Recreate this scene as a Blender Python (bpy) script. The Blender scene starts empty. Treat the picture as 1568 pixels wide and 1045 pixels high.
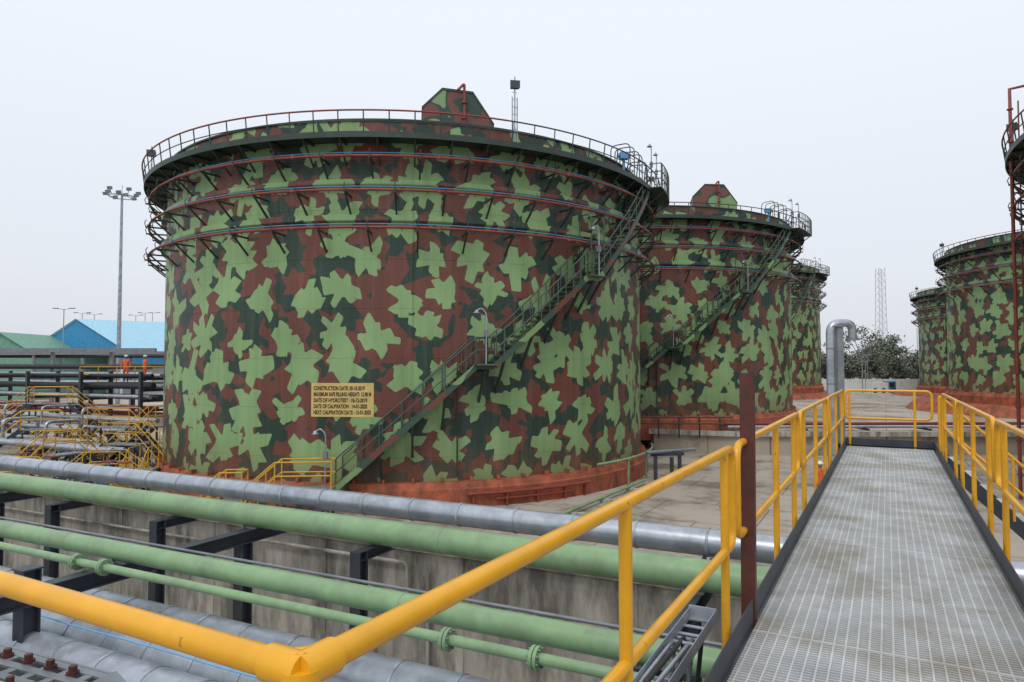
import bpy, math, random
import numpy as np
from mathutils import Vector as V
rnd = random.Random(7)
Z = V((0,0,1))
scene = bpy.context.scene
H = 5.5

# ---------------------------------------------------------------- materials
def ramp_set(r, pts):
    el = r.color_ramp.elements
    while len(el) > 1: el.remove(el[-1])
    el[0].position = pts[0][0]; el[0].color = pts[0][1]
    for p,c in pts[1:]:
        e = el.new(p); e.color = c
def c4(c): return (c[0],c[1],c[2],1)
def mat(name, col, rough=.5, metal=0., var=.2, scale=3., bump=0., col2=None, th=.62, sz=1., scale2=1.2, soft=.06):
    m = bpy.data.materials.new(name); m.use_nodes = True
    nt = m.node_tree; N = nt.nodes; L = nt.links
    b = N['Principled BSDF']
    tc = N.new('ShaderNodeTexCoord'); mp = N.new('ShaderNodeMapping')
    mp.inputs['Scale'].default_value = (1,1,sz)
    L.new(tc.outputs['Object'], mp.inputs[0])
    n = N.new('ShaderNodeTexNoise'); n.inputs['Scale'].default_value = scale
    n.inputs['Detail'].default_value = 3.5; n.inputs['Roughness'].default_value = .65
    L.new(mp.outputs[0], n.inputs[0])
    r = N.new('ShaderNodeValToRGB')
    d = tuple(x*(1-var) for x in col); u = tuple(min(1,x*(1+var*.6)) for x in col)
    ramp_set(r, [(.3,c4(d)),(.7,c4(u))])
    L.new(n.outputs[0], r.inputs[0]); out = r.outputs[0]
    if col2:
        n2 = N.new('ShaderNodeTexNoise'); n2.inputs['Scale'].default_value = scale2
        n2.inputs['Detail'].default_value = 5; n2.inputs['Roughness'].default_value = .7
        L.new(mp.outputs[0], n2.inputs[0])
        r2 = N.new('ShaderNodeValToRGB'); ramp_set(r2, [(th-soft,(0,0,0,1)),(th+soft,(1,1,1,1))])
        L.new(n2.outputs[0], r2.inputs[0])
        mx = N.new('ShaderNodeMix'); mx.data_type='RGBA'
        L.new(r2.outputs[0], mx.inputs[0]); L.new(out, mx.inputs[6]); mx.inputs[7].default_value = c4(col2)
        out = mx.outputs[2]
    L.new(out, b.inputs['Base Color'])
    b.inputs['Roughness'].default_value = rough; b.inputs['Metallic'].default_value = metal
    if bump:
        bp = N.new('ShaderNodeBump'); bp.inputs['Strength'].default_value = bump
        bp.inputs['Distance'].default_value = .02
        L.new(n.outputs[0], bp.inputs['Height']); L.new(bp.outputs[0], b.inputs['Normal'])
    return m

LG=(.235,.38,.165); BR=(.15,.052,.037); DG=(.024,.05,.036)
def camo_shell():
    m = bpy.data.materials.new('camouflage_paint'); m.use_nodes=True
    nt=m.node_tree;N=nt.nodes;L=nt.links;b=N['Principled BSDF']
    def thr(name):
        a=N.new('ShaderNodeAttribute');a.attribute_name=name
        g=N.new('ShaderNodeMapRange');g.inputs[1].default_value=-.005;g.inputs[2].default_value=.005
        L.new(a.outputs['Fac'],g.inputs[0]);return g.outputs[0]
    def mix(f,a,bb):
        x=N.new('ShaderNodeMix');x.data_type='RGBA'
        L.new(f,x.inputs[0])
        for k,i in ((a,6),(bb,7)):
            if isinstance(k,tuple): x.inputs[i].default_value=c4(k)
            else: L.new(k,x.inputs[i])
        return x.outputs[2]
    c=mix(thr('camo_b'),DG,BR); c=mix(thr('camo_d'),c,DG); c=mix(thr('camo_l'),c,LG)
    uv=N.new('ShaderNodeAttribute');uv.attribute_name='suv'
    mp=N.new('ShaderNodeMapping');mp.inputs['Scale'].default_value=(2.5,.12,1);L.new(uv.outputs['Vector'],mp.inputs[0])
    n=N.new('ShaderNodeTexNoise');n.inputs['Scale'].default_value=1.;n.inputs['Detail'].default_value=4;n.inputs['Roughness'].default_value=.7
    L.new(mp.outputs[0],n.inputs[0])
    r=N.new('ShaderNodeMapRange');r.inputs[1].default_value=.3;r.inputs[2].default_value=.72;r.inputs[3].default_value=.80;r.inputs[4].default_value=1.12
    L.new(n.outputs[0],r.inputs[0])
    n3=N.new('ShaderNodeTexNoise');n3.inputs['Scale'].default_value=.35;n3.inputs['Detail'].default_value=4;L.new(uv.outputs['Vector'],n3.inputs[0])
    r3=N.new('ShaderNodeMapRange');r3.inputs[1].default_value=.3;r3.inputs[2].default_value=.7;r3.inputs[3].default_value=.82;r3.inputs[4].default_value=1.15
    L.new(n3.outputs[0],r3.inputs[0])
    mu=N.new('ShaderNodeMath');mu.operation='MULTIPLY';L.new(r.outputs[0],mu.inputs[0]);L.new(r3.outputs[0],mu.inputs[1])
    vm=N.new('ShaderNodeVectorMath');vm.operation='SCALE';L.new(c,vm.inputs[0]);L.new(mu.outputs[0],vm.inputs['Scale'])
    r4=N.new('ShaderNodeMapRange');r4.inputs[1].default_value=.5;r4.inputs[2].default_value=.8;r4.inputs[4].default_value=.22
    L.new(n.outputs[0],r4.inputs[0])
    c2=mix(r4.outputs[0],vm.outputs[0],(.22,.2,.16))
    sx=N.new('ShaderNodeSeparateXYZ');L.new(uv.outputs['Vector'],sx.inputs[0])
    lo=N.new('ShaderNodeMapRange');lo.inputs[1].default_value=1.0;lo.inputs[2].default_value=2.6;lo.inputs[3].default_value=.75;lo.inputs[4].default_value=0
    L.new(sx.outputs[1],lo.inputs[0])
    mm=N.new('ShaderNodeMath');mm.operation='MULTIPLY';L.new(lo.outputs[0],mm.inputs[0]);L.new(n.outputs[0],mm.inputs[1])
    c3=mix(mm.outputs[0],c2,(.2,.1,.06))
    L.new(c3,b.inputs['Base Color']);b.inputs['Roughness'].default_value=.5;b.inputs['Specular IOR Level'].default_value=.4
    bk=N.new('ShaderNodeTexBrick');bk.inputs['Scale'].default_value=1;bk.inputs['Brick Width'].default_value=7.5;bk.inputs['Row Height'].default_value=1.95
    bk.inputs['Mortar Size'].default_value=.012;bk.inputs['Mortar Smooth'].default_value=1
    L.new(uv.outputs['Vector'],bk.inputs[0])
    ad=N.new('ShaderNodeMath');ad.operation='MULTIPLY_ADD';ad.inputs[1].default_value=1.2;L.new(n3.outputs[0],ad.inputs[0]);L.new(bk.outputs['Fac'],ad.inputs[2])
    bp=N.new('ShaderNodeBump');bp.inputs['Strength'].default_value=.6;bp.inputs['Distance'].default_value=.03
    L.new(ad.outputs[0],bp.inputs['Height']);L.new(bp.outputs[0],b.inputs['Normal'])
    return m
def camo_trim(name,scale,p1,p2,p3,k=1.):
    m = bpy.data.materials.new(name); m.use_nodes=True
    nt=m.node_tree;N=nt.nodes;L=nt.links;b=N['Principled BSDF']
    tc=N.new('ShaderNodeTexCoord');n=N.new('ShaderNodeTexNoise');n.inputs['Scale'].default_value=scale;n.inputs['Detail'].default_value=1.5
    L.new(tc.outputs['Object'],n.inputs[0])
    r=N.new('ShaderNodeValToRGB');ramp_set(r,[(0,c4(tuple(x*k for x in DG))),(p1,c4(BR)),(p2,c4(tuple(x*k for x in DG))),(p3,c4(tuple(x*.8 for x in LG)))]);r.color_ramp.interpolation='CONSTANT'
    L.new(n.outputs[0],r.inputs[0]);L.new(r.outputs[0],b.inputs['Base Color']);b.inputs['Roughness'].default_value=.5
    return m
CAMO=camo_shell(); TRIM=camo_trim('camouflage_stair_paint',.5,.42,.48,.58,1.6); HTRIM=camo_trim('camouflage_housing_paint',.62,.38,.52,.57)
M_dark=mat('dark_green_steel',(.028,.048,.038),.5,.1,.3,2)
M_rail=mat('grey_green_handrail',(.07,.1,.08),.5,.1,.3,2)
M_redp=mat('red_oxide_pipe',(.24,.045,.03),.5,0,.3,2)
M_blue=mat('blue_conduit',(.1,.28,.5),.5)
M_rust=mat('red_oxide_foundation',(.36,.095,.045),.75,0,.5,1.6,.3,col2=(.09,.045,.03),th=.6,scale2=1.3,sz=.6,soft=.1)
M_yel=mat('yellow_paint',(.74,.36,.014),.3,0,.16,4,.06,col2=(.34,.15,.03),th=.665,scale2=11,soft=.02)
M_yel2=mat('yellow_paint_far',(.6,.34,.03),.5,0,.15,3)
M_grn=mat('green_pipe_paint',(.225,.36,.185),.38,0,.16,2.5,.06,col2=(.165,.24,.14),th=.57,scale2=1.6,soft=.12)
M_galv=mat('galvanised_cladding',(.42,.46,.51),.33,.6,.22,4,.1,col2=(.3,.33,.37),th=.56,scale2=1.4)
M_galv2=mat('weathered_galvanised',(.37,.405,.46),.42,.35,.25,3.5,.12,col2=(.25,.275,.31),th=.53,scale2=1.8)
M_grat=mat('galvanised_grating',(.54,.56,.57),.6,.1,.22,2,0,col2=(.36,.34,.3),th=.56,scale2=1.1,soft=.1)
M_stl=mat('dark_grey_steel',(.05,.058,.072),.5,.2,.3,3)
M_gry=mat('grey_steel',(.22,.24,.26),.5,.3,.25,3)
M_brn=mat('brown_primer_post',(.085,.02,.014),.55,0,.4,6,.15)
M_conc=mat('concrete_wall',(.48,.45,.40),.9,0,.32,2.6,.6,col2=(.16,.148,.13),th=.53,sz=.28,scale2=1.5,soft=.1)
M_white=mat('white_paint',(.72,.73,.73),.5)
M_blk=mat('black_rubber',(.02,.02,.022),.6)
M_lamp=mat('lamp_glass_grey',(.25,.27,.3),.3,.2)
M_sign=mat('sign_mustard_paint',(.60,.44,.15),.6,0,.15,3)
M_txt=mat('sign_dark_lettering',(.04,.025,.012),.6)
M_bluew=mat('blue_cladding',(.04,.26,.5),.5); M_bluer=mat('pale_blue_roof',(.36,.62,.78),.5,0,.1)
M_grnr=mat('green_roof_sheet',(.16,.33,.25),.6)
M_orange=mat('orange_coverall',(.75,.12,.04),.8); M_skin=mat('skin',(.3,.16,.1),.6); M_hat=mat('helmet_white',(.75,.75,.7),.4)
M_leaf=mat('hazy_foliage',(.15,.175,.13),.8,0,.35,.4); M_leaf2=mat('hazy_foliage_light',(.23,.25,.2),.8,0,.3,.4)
M_bark=mat('bark',(.16,.14,.12),.9)

# ---------------------------------------------------------------- mesh builder
class MB:
    def __init__(s): s.v=[];s.f=[];s.m=[];s.s=[]
    def add(s,vs,fs,mi=0,sm=False):
        o=len(s.v); s.v.extend([tuple(x) for x in vs])
        for f in fs: s.f.append(tuple(i+o for i in f)); s.m.append(mi); s.s.append(sm)
    def box(s,c,ax,ay,az,mi=0):
        c=V(c);ax=V(ax);ay=V(ay);az=V(az)
        vs=[c+ax*i+ay*j+az*k for k in(-1,1) for j in(-1,1) for i in(-1,1)]
        s.add(vs,[(0,2,3,1),(4,5,7,6),(0,1,5,4),(2,6,7,3),(0,4,6,2),(1,3,7,5)],mi)
    def bx(s,x0,x1,y0,y1,z0,z1,mi=0):
        s.box(((x0+x1)/2,(y0+y1)/2,(z0+z1)/2),((x1-x0)/2,0,0),(0,(y1-y0)/2,0),(0,0,(z1-z0)/2),mi)
    def beam(s,p0,p1,w,h,mi=0,up=Z):
        p0=V(p0);p1=V(p1);d=p1-p0
        if d.length<1e-6:return
        dn=d.normalized();sd=dn.cross(up)
        if sd.length<1e-3: sd=dn.cross(V((1,0,0)))
        sd.normalize();u=sd.cross(dn).normalized()
        n=max(1,int(d.length/2.5));vs=[]
        for i in range(n+1):
            c=p0+d*(i/n)
            for a,b in((-1,-1),(1,-1),(1,1),(-1,1)): vs.append(c+sd*(a*w/2)+u*(b*h/2))
        fs=[(3,2,1,0),(4*n,4*n+1,4*n+2,4*n+3)]
        for i in range(n):
            for k in range(4):
                k2=(k+1)%4;fs.append((4*i+k,4*i+k2,4*i+4+k2,4*i+4+k))
        s.add(vs,fs,mi)
    def ibeam(s,p0,p1,w,h,mi=0,t=.014):
        p0=V(p0);p1=V(p1);dn=(p1-p0).normalized()
        up=Z if abs(dn.z)<.9 else V((.448,.894,0))
        sd=dn.cross(up).normalized();u=sd.cross(dn).normalized()
        for k in(-1,1):
            o=u*(k*(h/2-t/2)); s.beam(p0+o,p1+o,w,t,mi,up)
        s.beam(p0,p1,t,h-2*t,mi,up)
    def tube(s,pts,r,mi=0,n=10,closed=False,cap=True):
        pts=[V(p) for p in pts]
        if not closed and not isinstance(r,(list,tuple)):
            q=[pts[0]]
            for a,b in zip(pts[:-1],pts[1:]):
                k=max(1,int((b-a).length/2.))
                q+= [a.lerp(b,i/k) for i in range(1,k+1)]
            pts=q
        m=len(pts);T=[]
        for i in range(m):
            if closed: t=(pts[(i+1)%m]-pts[i-1])
            else: t=pts[min(i+1,m-1)]-pts[max(i-1,0)]
            T.append(t.normalized())
        a=T[0].cross(Z)
        if a.length<.05:a=T[0].cross(V((1,0,0)))
        a.normalize();vs=[]
        for i in range(m):
            a=(a-T[i]*a.dot(T[i]));a.normalize();b=T[i].cross(a)
            rr=r[i] if isinstance(r,(list,tuple)) else r
            for k in range(n):
                th=2*math.pi*k/n
                vs.append(pts[i]+a*(rr*math.cos(th))+b*(rr*math.sin(th)))
        fs=[]
        for i in range(m if closed else m-1):
            j=(i+1)%m
            for k in range(n):
                k2=(k+1)%n
                fs.append((i*n+k,i*n+k2,j*n+k2,j*n+k))
        s.add(vs,fs,mi,True)
        if cap and not closed:
            s.add(vs[:n],[tuple(reversed(range(n)))],mi);s.add(vs[-n:],[tuple(range(n))],mi)
    def ball(s,c,r,mi=0,nu=12,nv=8,sc=(1,1,1)):
        c=V(c);vs=[];fs=[]
        for j in range(nv+1):
            ph=math.pi*j/nv
            for i in range(nu):
                th=2*math.pi*i/nu
                vs.append(c+V((r*sc[0]*math.sin(ph)*math.cos(th),r*sc[1]*math.sin(ph)*math.sin(th),r*sc[2]*math.cos(ph))))
        for j in range(nv):
            for i in range(nu):
                k=(i+1)%nu;fs.append((j*nu+i,(j+1)*nu+i,(j+1)*nu+k,j*nu+k))
        s.add(vs,fs,mi,True)
    def prism(s,prof,off,mi=0):
        n=len(prof);off=V(off);a=[V(p) for p in prof];b=[p+off for p in a]
        fs=[tuple(range(n)),tuple(reversed(range(n,2*n)))]
        for i in range(n):
            j=(i+1)%n;fs.append((i,i+n,j+n,j))
        s.add(a+b,fs,mi)
    def obj(s,name,mats,parent=None,recenter=True):
        me=bpy.data.meshes.new(name)
        off=V((0,0,0))
        if recenter and s.v:
            xs=np.array(s.v);c=(xs.min(0)+xs.max(0))/2;off=V((float(c[0]),float(c[1]),float(xs[:,2].min())))
            s.v=[tuple(x) for x in (xs-np.array(off))]
        me.from_pydata(s.v,[],s.f)
        me.polygons.foreach_set('material_index',s.m);me.polygons.foreach_set('use_smooth',s.s)
        for m in (mats if isinstance(mats,(list,tuple)) else [mats]): me.materials.append(m)
        me.update()
        o=bpy.data.objects.new(name,me);scene.collection.objects.link(o)
        o.location=off
        if parent: o.parent=parent; o.location=off-(parent.location if recenter else V((0,0,0)))
        return o
def empty(name,loc=(0,0,0)):
    e=bpy.data.objects.new(name,None);scene.collection.objects.link(e);e.location=loc;e.empty_display_size=.3
    return e
def fillet(pts,r,n=5,closed=False):
    pts=[V(p) for p in pts];m=len(pts);out=[]
    for i in range(m):
        if not closed and i in(0,m-1): out.append(pts[i]);continue
        a=(pts[i-1]-pts[i]);b=(pts[(i+1)%m]-pts[i]);rr=min(r,a.length*.49,b.length*.49)
        p0=pts[i]+a.normalized()*rr;p1=pts[i]+b.normalized()*rr
        for k in range(n+1):
            t=k/n;out.append(p0*(1-t)**2+pts[i]*2*t*(1-t)+p1*t*t)
    return out
D_=V((.4818,.8763,0));N_=V((.8763,-.4818,0))
def W(s,t,z): return D_*s+N_*t+V((0,0,z))
Pd=V((-.894,.448,0));Md=V((.448,.894,0))
def Q(q,a,z): return Md*q+Pd*a+V((0,0,z))

# ------------------------------------------- camo field: jagged patches (unions of short bars with slanted ends) on a jittered lattice
def field(u,z,nu,Lu,Lz,r0,seed,nb=4,hl=(.55,1.0),hw=(.13,.25)):
    rs=np.random.RandomState(seed);nz=40
    J=rs.rand(nu,nz,8);B=rs.rand(nu,nz,nb,6)
    best=np.full(u.shape,-9.)
    iu=np.floor(u/Lu).astype(int);iz=np.floor(z/Lz).astype(int)
    for di in(-1,0,1):
        for dj in(-1,0,1):
            ci=iu+di;cj=iz+dj;a=ci%nu;c=cj%nz
            R=J[a,c];Bk=B[a,c]
            cx=(ci+.5+.5*(cj%2)-.25+(R[...,0]-.5)*.5)*Lu
            cy=(cj+.5+(R[...,1]-.5)*.45)*Lz
            sc=r0*(.8+.4*R[...,5])
            dx=(u-cx)/sc;dy=(z-cy)/sc
            best=np.maximum(best,(.36-np.hypot(dx,dy))*sc)
            for k in range(nb):
                e=R[...,6]*np.pi+k*np.pi/nb+(Bk[:,k,0]-.5)*.5
                ce=np.cos(e);se=np.sin(e)
                x=dx*ce+dy*se+(Bk[:,k,1]-.5)*.6;y=-dx*se+dy*ce+(Bk[:,k,2]-.5)*.22
                lx=np.abs(x+y*(Bk[:,k,5]-.5)*1.6)-(hl[0]+(hl[1]-hl[0])*Bk[:,k,3]);wd=hw[0]+(hw[1]-hw[0])*Bk[:,k,4]
                ly=np.abs(y)-wd*(1.15-.25*np.abs(x))
                sd=np.hypot(np.maximum(lx,0),np.maximum(ly,0))+np.minimum(np.maximum(lx,ly),0)
                best=np.maximum(best,(.025-sd)*sc)
    return best

def tank(C,zb,phi,R=12.9,k=1.,cell=.2,seed=1,housing=(9.97,1.9),stairs=True,sign=False,mast=17.):
    par=empty('storage_tank',(C[0],C[1],zb))
    tw=V((-math.sin(phi),-math.cos(phi),0));rt=V((math.cos(phi),-math.sin(phi),0))
    def P(al,r,z):
        a=math.radians(al);return tw*(r*math.cos(a))+rt*(r*math.sin(a))+V((0,0,z))
    zt=15.25*k;zp=14.4*k;rh=.86
    nseg=int(2*math.pi*R/cell)
    gird=[(12.62*k,12.86*k,.24),(11.2*k,11.45*k,.24)]
    zz=list(np.arange(1.0,zt,cell))+[zt]
    for g0,g1,_ in gird: zz+= [g0,g0+.001,g1,g1+.001]
    zz=sorted(zz);rows=[]
    for z in zz:
        e=0
        for g0,g1,w in gird:
            if g0+.0005<z<g1+.0005: e=w
        rows.append((R+e,z))
    A=np.arange(nseg)/nseg*2*np.pi
    rr=np.array([r for r,_ in rows])[:,None];zzv=np.array([q for _,q in rows])[:,None]
    ca=np.cos(A)[None];sa=np.sin(A)[None]
    X=rr*(ca*tw.x+sa*rt.x);Y=rr*(ca*tw.y+sa*rt.y);ZZ=np.broadcast_to(zzv,X.shape)
    vs=np.stack([X,Y,ZZ],-1).reshape(-1,3)
    nr=len(rows);I=np.arange(nr-1)[:,None]*nseg;Jx=np.arange(nseg)[None];J2=(Jx+1)%nseg
    F=np.stack([I+Jx,I+J2,I+nseg+J2,I+nseg+Jx],-1).reshape(-1,4)
    me=bpy.data.meshes.new('shell')
    me.vertices.add(len(vs));me.vertices.foreach_set('co',vs.ravel())
    me.loops.add(F.size);me.loops.foreach_set('vertex_index',F.ravel().astype(np.int32))
    me.polygons.add(len(F));me.polygons.foreach_set('loop_start',(np.arange(len(F))*4).astype(np.int32))
    me.polygons.foreach_set('loop_total',np.full(len(F),4,np.int32))
    me.update(calc_edges=True);me.validate()
    U=np.broadcast_to((A*R)[None],X.shape).ravel();ZR=ZZ.ravel()
    circ=2*math.pi*R
    def fl(L0,Lz,r0,sd,**kw):
        nu=int(round(circ/L0));return field(U,ZR,nu,circ/nu,Lz,r0,sd,**kw)
    fb=fl(2.1,1.65,1.2,seed)
    fd=fl(2.6,2.1,.75,seed+90)
    f2=fl(1.98,1.52,.87,seed+50)
    for nm,ar in(('camo_b',fb),('camo_l',f2),('camo_d',fd)):
        at=me.attributes.new(nm,'FLOAT','POINT');at.data.foreach_set('value',ar.astype(np.float32))
    at=me.attributes.new('suv','FLOAT_VECTOR','POINT')
    at.data.foreach_set('vector',np.stack([U,ZR,U*0],-1).astype(np.float32).ravel())
    me.materials.append(CAMO)
    o=bpy.data.objects.new('shell',me);scene.collection.objects.link(o);o.parent=par
    def arc(a0,a1,r,z,n=None):
        n=n or max(2,int(abs(a1-a0)/2.5));return [P(a0+(a1-a0)*i/n,r,z) for i in range(n+1)]
    def ringsec(mb,prof,mi=0,n=144):
        vs=[];fs=[];m=len(prof)
        for i in range(n):
            for r,z in prof: vs.append(P(360*i/n,r,z))
        for i in range(n):
            j=(i+1)%n
            for q in range(m):
                q2=(q+1)%m;fs.append((i*m+q,j*m+q,j*m+q2,i*m+q2))
        mb.add(vs,fs,mi)
    b=MB()
    ringsec(b,[(R-.3,-.6),(R+.42,-.6),(R+.38,.72),(R+.3,.78),(R+.22,.99),(R-.3,1.03)])
    for i in range(0,360,5):
        b.box(P(i,R+.14,1.08),P(i,.1,0),P(i+90,.05,0),(0,0,.08))
    b.obj('foundation_ring',M_rust,par,False)
    b=MB()
    ringsec(b,[(R-.05,zt-.02),(0.2,zt+.8),(0.2,zt+.6),(R-.05,zt-.3)]);b.obj('roof',M_dark,par,False)
    b=MB();Rp=R+1.0
    ringsec(b,[(R+.01,zp-.05),(Rp,zp-.05),(Rp,zp),(R+.01,zp)],0)
    ringsec(b,[(Rp,zp-.15),(Rp+.04,zp-.15),(Rp+.04,zp+.08),(Rp,zp+.08)],0)
    ringsec(b,[(R-.05,zt),(R+.07,zt),(R+.07,zt+.07),(R-.05,zt+.07)],0)
    for i in range(0,360,6):
        b.beam(P(i,R,zp-.95),P(i,Rp-.05,zp-.1),.06,.06,0)
        b.beam(P(i,R,zp-.1),P(i,Rp,zp-.1),.06,.08,0)
    b.obj('gallery_walkway',M_dark,par,False)
    b=MB()
    for i in range(0,360,4):
        b.tube([P(i,Rp,zp-.1),P(i,Rp+.12,zp+rh)],.026,0,6)
    for h in(.45,):
        b.tube(arc(0,357.5,Rp+.02+.08*h,zp+h,143),.022,0,6,closed=True)
    b.tube(arc(15,288,Rp+.12,zp+rh),.03,0,6);b.tube(arc(-72,15,Rp+.12,zp+rh),.034,1,6)
    b.obj('gallery_handrail',[M_dark,M_redp],par,False)
    b=MB()
    for z0 in(13.62*k,12.3*k,10.85*k):
        b.tube(arc(0,357.5,R+.78,z0,143),.055,0,8,closed=True)
        b.tube(arc(0,357.5,R+.62,z0+.16,143),.022,2,6,closed=True)
        for i in range(0,360,8):
            a=i+z0*3
            b.beam(P(a,R,z0-.8),P(a,R+.86,z0-.07),.065,.065,1)
            b.beam(P(a,R,z0-.1),P(a,R+.95,z0-.1),.06,.07,1)
            b.tube([P(a,R+.92,z0-.1),P(a,R+.98,z0+.1),P(a,R+.9,z0+.25)],.02,1,5)
        for i in range(0,360,24):
            b.tube([P(i+4,R+.78,z0-.06),P(i+4,R+.78,z0+.06)],.09,0,8)
        for i in range(0,360,4):
            b.tube([P(i+2,R+.78,z0),P(i+2,R+.66,z0-.1)],.018,0,5)
    for a,z1 in((7.5,5.6),(92,10),(183,10),(272,10)):
        b.tube([P(a,R+.2,1.2),P(a,R+.2,z1)],.035,1,8)
    b.obj('spray_water_rings',[M_redp,M_dark,M_blue],par,False)
    b=MB();ht,hr=housing
    hc=tw*ht+rt*hr;w=1.58
    pr=[(-w,zt-.4),(w,zt-.4),(w,zt+1.1),(.65,zt+2.5),(-.7,zt+2.6),(-w,zt+1.7)]
    b.prism([hc+rt*x+V((0,0,z)) for x,z in pr],tw*-2.2,0)
    b.prism([hc+tw*.03+rt*x*1.02+V((0,0,z-.05)) for x,z in [(w,zt+1.2),(.65,zt+2.6),(-.7,zt+2.7),(-w,zt+1.8),(-w,zt+1.7),(-.68,zt+2.6),(.63,zt+2.5),(w,zt+1.1)]],tw*-2.26,1)
    b.obj('roof_housing',[HTRIM,M_dark],par,False)
    b=MB();e=hc+tw*.35+rt*.25
    b.tube(fillet([e+V((0,0,zt-.4)),e+V((0,0,zt+2.75)),e+tw*.1-rt*.3+V((0,0,zt+2.4)),],.12),.06,0,8)
    for q in(.5,1.2,1.9): b.tube([e+V((0,0,zt+q-.04)),e+V((0,0,zt+q+.04))],.13,0,10)
    b.obj('vent_pipe',M_redp,par,False)
    for aa,hh in((mast,2.5),(-66,1.3),(118,2.3)):
        b=MB();o1=P(aa,R+.75,0);sd=P(aa+90,.11,0)
        for sg in(-1,1): b.tube([o1+sd*sg+V((0,0,zp)),o1+sd*sg+V((0,0,zp+hh-.5))],.03,0,6)
        n=int(hh/.3)
        for i in range(n): b.tube([o1-sd+V((0,0,zp+.1+i*.3)),o1+sd+V((0,0,zp+.1+i*.3))],.014,0,5)
        b.tube([o1+V((0,0,zp)),o1+V((0,0,zp+hh+.35))],.035,0,6)
        b.box(o1+V((0,0,zp+hh)),rt*.17,tw*.09,(0,0,.13),1)
        b.box(o1+tw*.11+V((0,0,zp+hh)),rt*.2,tw*.015,(0,0,.16),1)
        b.obj('floodlight_mast',[M_galv,M_stl],par,False)
    if stairs:
        b=MB()
        segs=[(-12,1.0,10,5.6),(10,5.6,13,5.6),(13,5.6,32,9.4),(32,9.4,35,9.4),(35,9.4,57,14.4*k)]
        ri=R+.12;ro=R+.95
        for a0,z0,a1,z1 in segs:
            n=max(2,int(abs(a1-a0)/1.6))
            pt=[(a0+(a1-a0)*i/n,z0+(z1-z0)*i/n) for i in range(n+1)]
            for r in(ri,ro):
                for i in range(n): b.beam(P(pt[i][0],r,pt[i][1]-.08),P(pt[i+1][0],r,pt[i+1][1]-.08),.05,.22,0)
                for h in((1.05,.55) if r==ro else (1.05,)):
                    b.tube([P(a,r,z+h) for a,z in pt],.028,2,6)
            for i in range(0,n+1,max(1,n//6 if n>4 else 1)):
                a,z=pt[i]
                for r in(ri,ro): b.tube([P(a,r,z-.1),P(a,r,z+1.05)],.028,2,6)
            for i in range(1,n,3):
                a,z=pt[i];b.beam(P(a,R,z-1.5),P(a,ro,z-.2),.09,.09,1);b.beam(P(a,R,z-.25),P(a,ro,z-.25),.07,.07,1)
            if z1>z0:
                m=int((z1-z0)/.21)
                for i in range(m):
                    t=(i+.5)/m;a=a0+(a1-a0)*t;z=z0+(z1-z0)*t
                    b.box(P(a,(ri+ro)/2,z),P(a,.41,0),P(a+90,.13,0),(0,0,.018),2)
            else:
                b.box(P((a0+a1)/2,(ri+ro)/2+.15,z0-.02),P((a0+a1)/2,.6,0),P((a0+a1)/2+90,.45,0),(0,0,.03),2)
        a0,a1,r1=56,72,R+1.6
        for i in range(9):
            a=a0+(a1-a0)*(i+.5)/9
            b.box(P(a,R+1.3,zp-.03),P(a,.3,0),P(a+90,.21,0),(0,0,.025),1)
            b.tube([P(a,r1,zp-.1),P(a,r1,zp+1.15)],.026,2,6)
            if i%3==1: b.beam(P(a,R,zp-1.3),P(a,r1,zp-.1),.06,.06,1)
        for h in(.4,.75,1.15): b.tube(arc(a0,a1,r1,zp+h),.026,2,6)
        for a in(a0,a1):
            for h in(.4,.75,1.15): b.tube([P(a,R+1,zp+h),P(a,r1,zp+h)],.026,2,6)
            b.tube([P(a,r1,zp),P(a,r1,zp+1.15)],.026,2,6)
        for a in(50,56,64):
            b.tube(fillet([P(a,R+.5,zp),P(a,R+.5,zp+1.9),P(a,R-.5,zp+1.9),P(a,R-.5,zt)],.3),.028,2,6)
            b.tube(fillet([P(a+2.5,R+.5,zp),P(a+2.5,R+.5,zp+1.9),P(a+2.5,R-.5,zp+1.9),P(a+2.5,R-.5,zt)],.3),.028,2,6)
            for h in np.arange(.3,1.8,.3): b.tube([P(a,R+.5,zp+h),P(a+2.5,R+.5,zp+h)],.016,2,5)
        for a in(33,36.5):
            b.tube(fillet([P(a,R+.95,9.4),P(a,R+.95,12.1),P(a,R+.25,12.1),P(a,R+.25,9.4)],.3),.028,2,6)
        b.obj('spiral_staircase',[TRIM,M_dark,M_rail],par,False)
        b=MB()
        for a,z in((11.5,5.6),(34.5,9.4),(57,zp),(63,zp),(-13.5,1.0)):
            p=P(a,R+1.05,z);rr2=P(a+90,1,0)
            b.tube(fillet([p,p+V((0,0,2.0)),p+V((0,0,2.2))-rr2*.22,p+V((0,0,2.05))-rr2*.4],.2),.027,0,7)
            q=p+V((0,0,1.98))-rr2*.4
            b.tube([q+V((0,0,.12)),q+V((0,0,.06)),q],[.04,.08,.14],0,10)
            b.box(p+V((0,0,1.2)),rr2*.08,P(a,.06,0),(0,0,.13),1)
        b.obj('gooseneck_lamps',[M_galv,M_gry],par,False)
        b=MB();p=P(46,R+.6,zp+1.0);b.box(p,rt*.2,tw*.15,(0,0,.16),0);b.tube([p-V((0,0,1)),p],.06,0,8);b.tube([p-rt*.3,p+rt*.3],.1,0,10);b.obj('blue_vent_fitting',M_blue,par,False)
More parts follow.
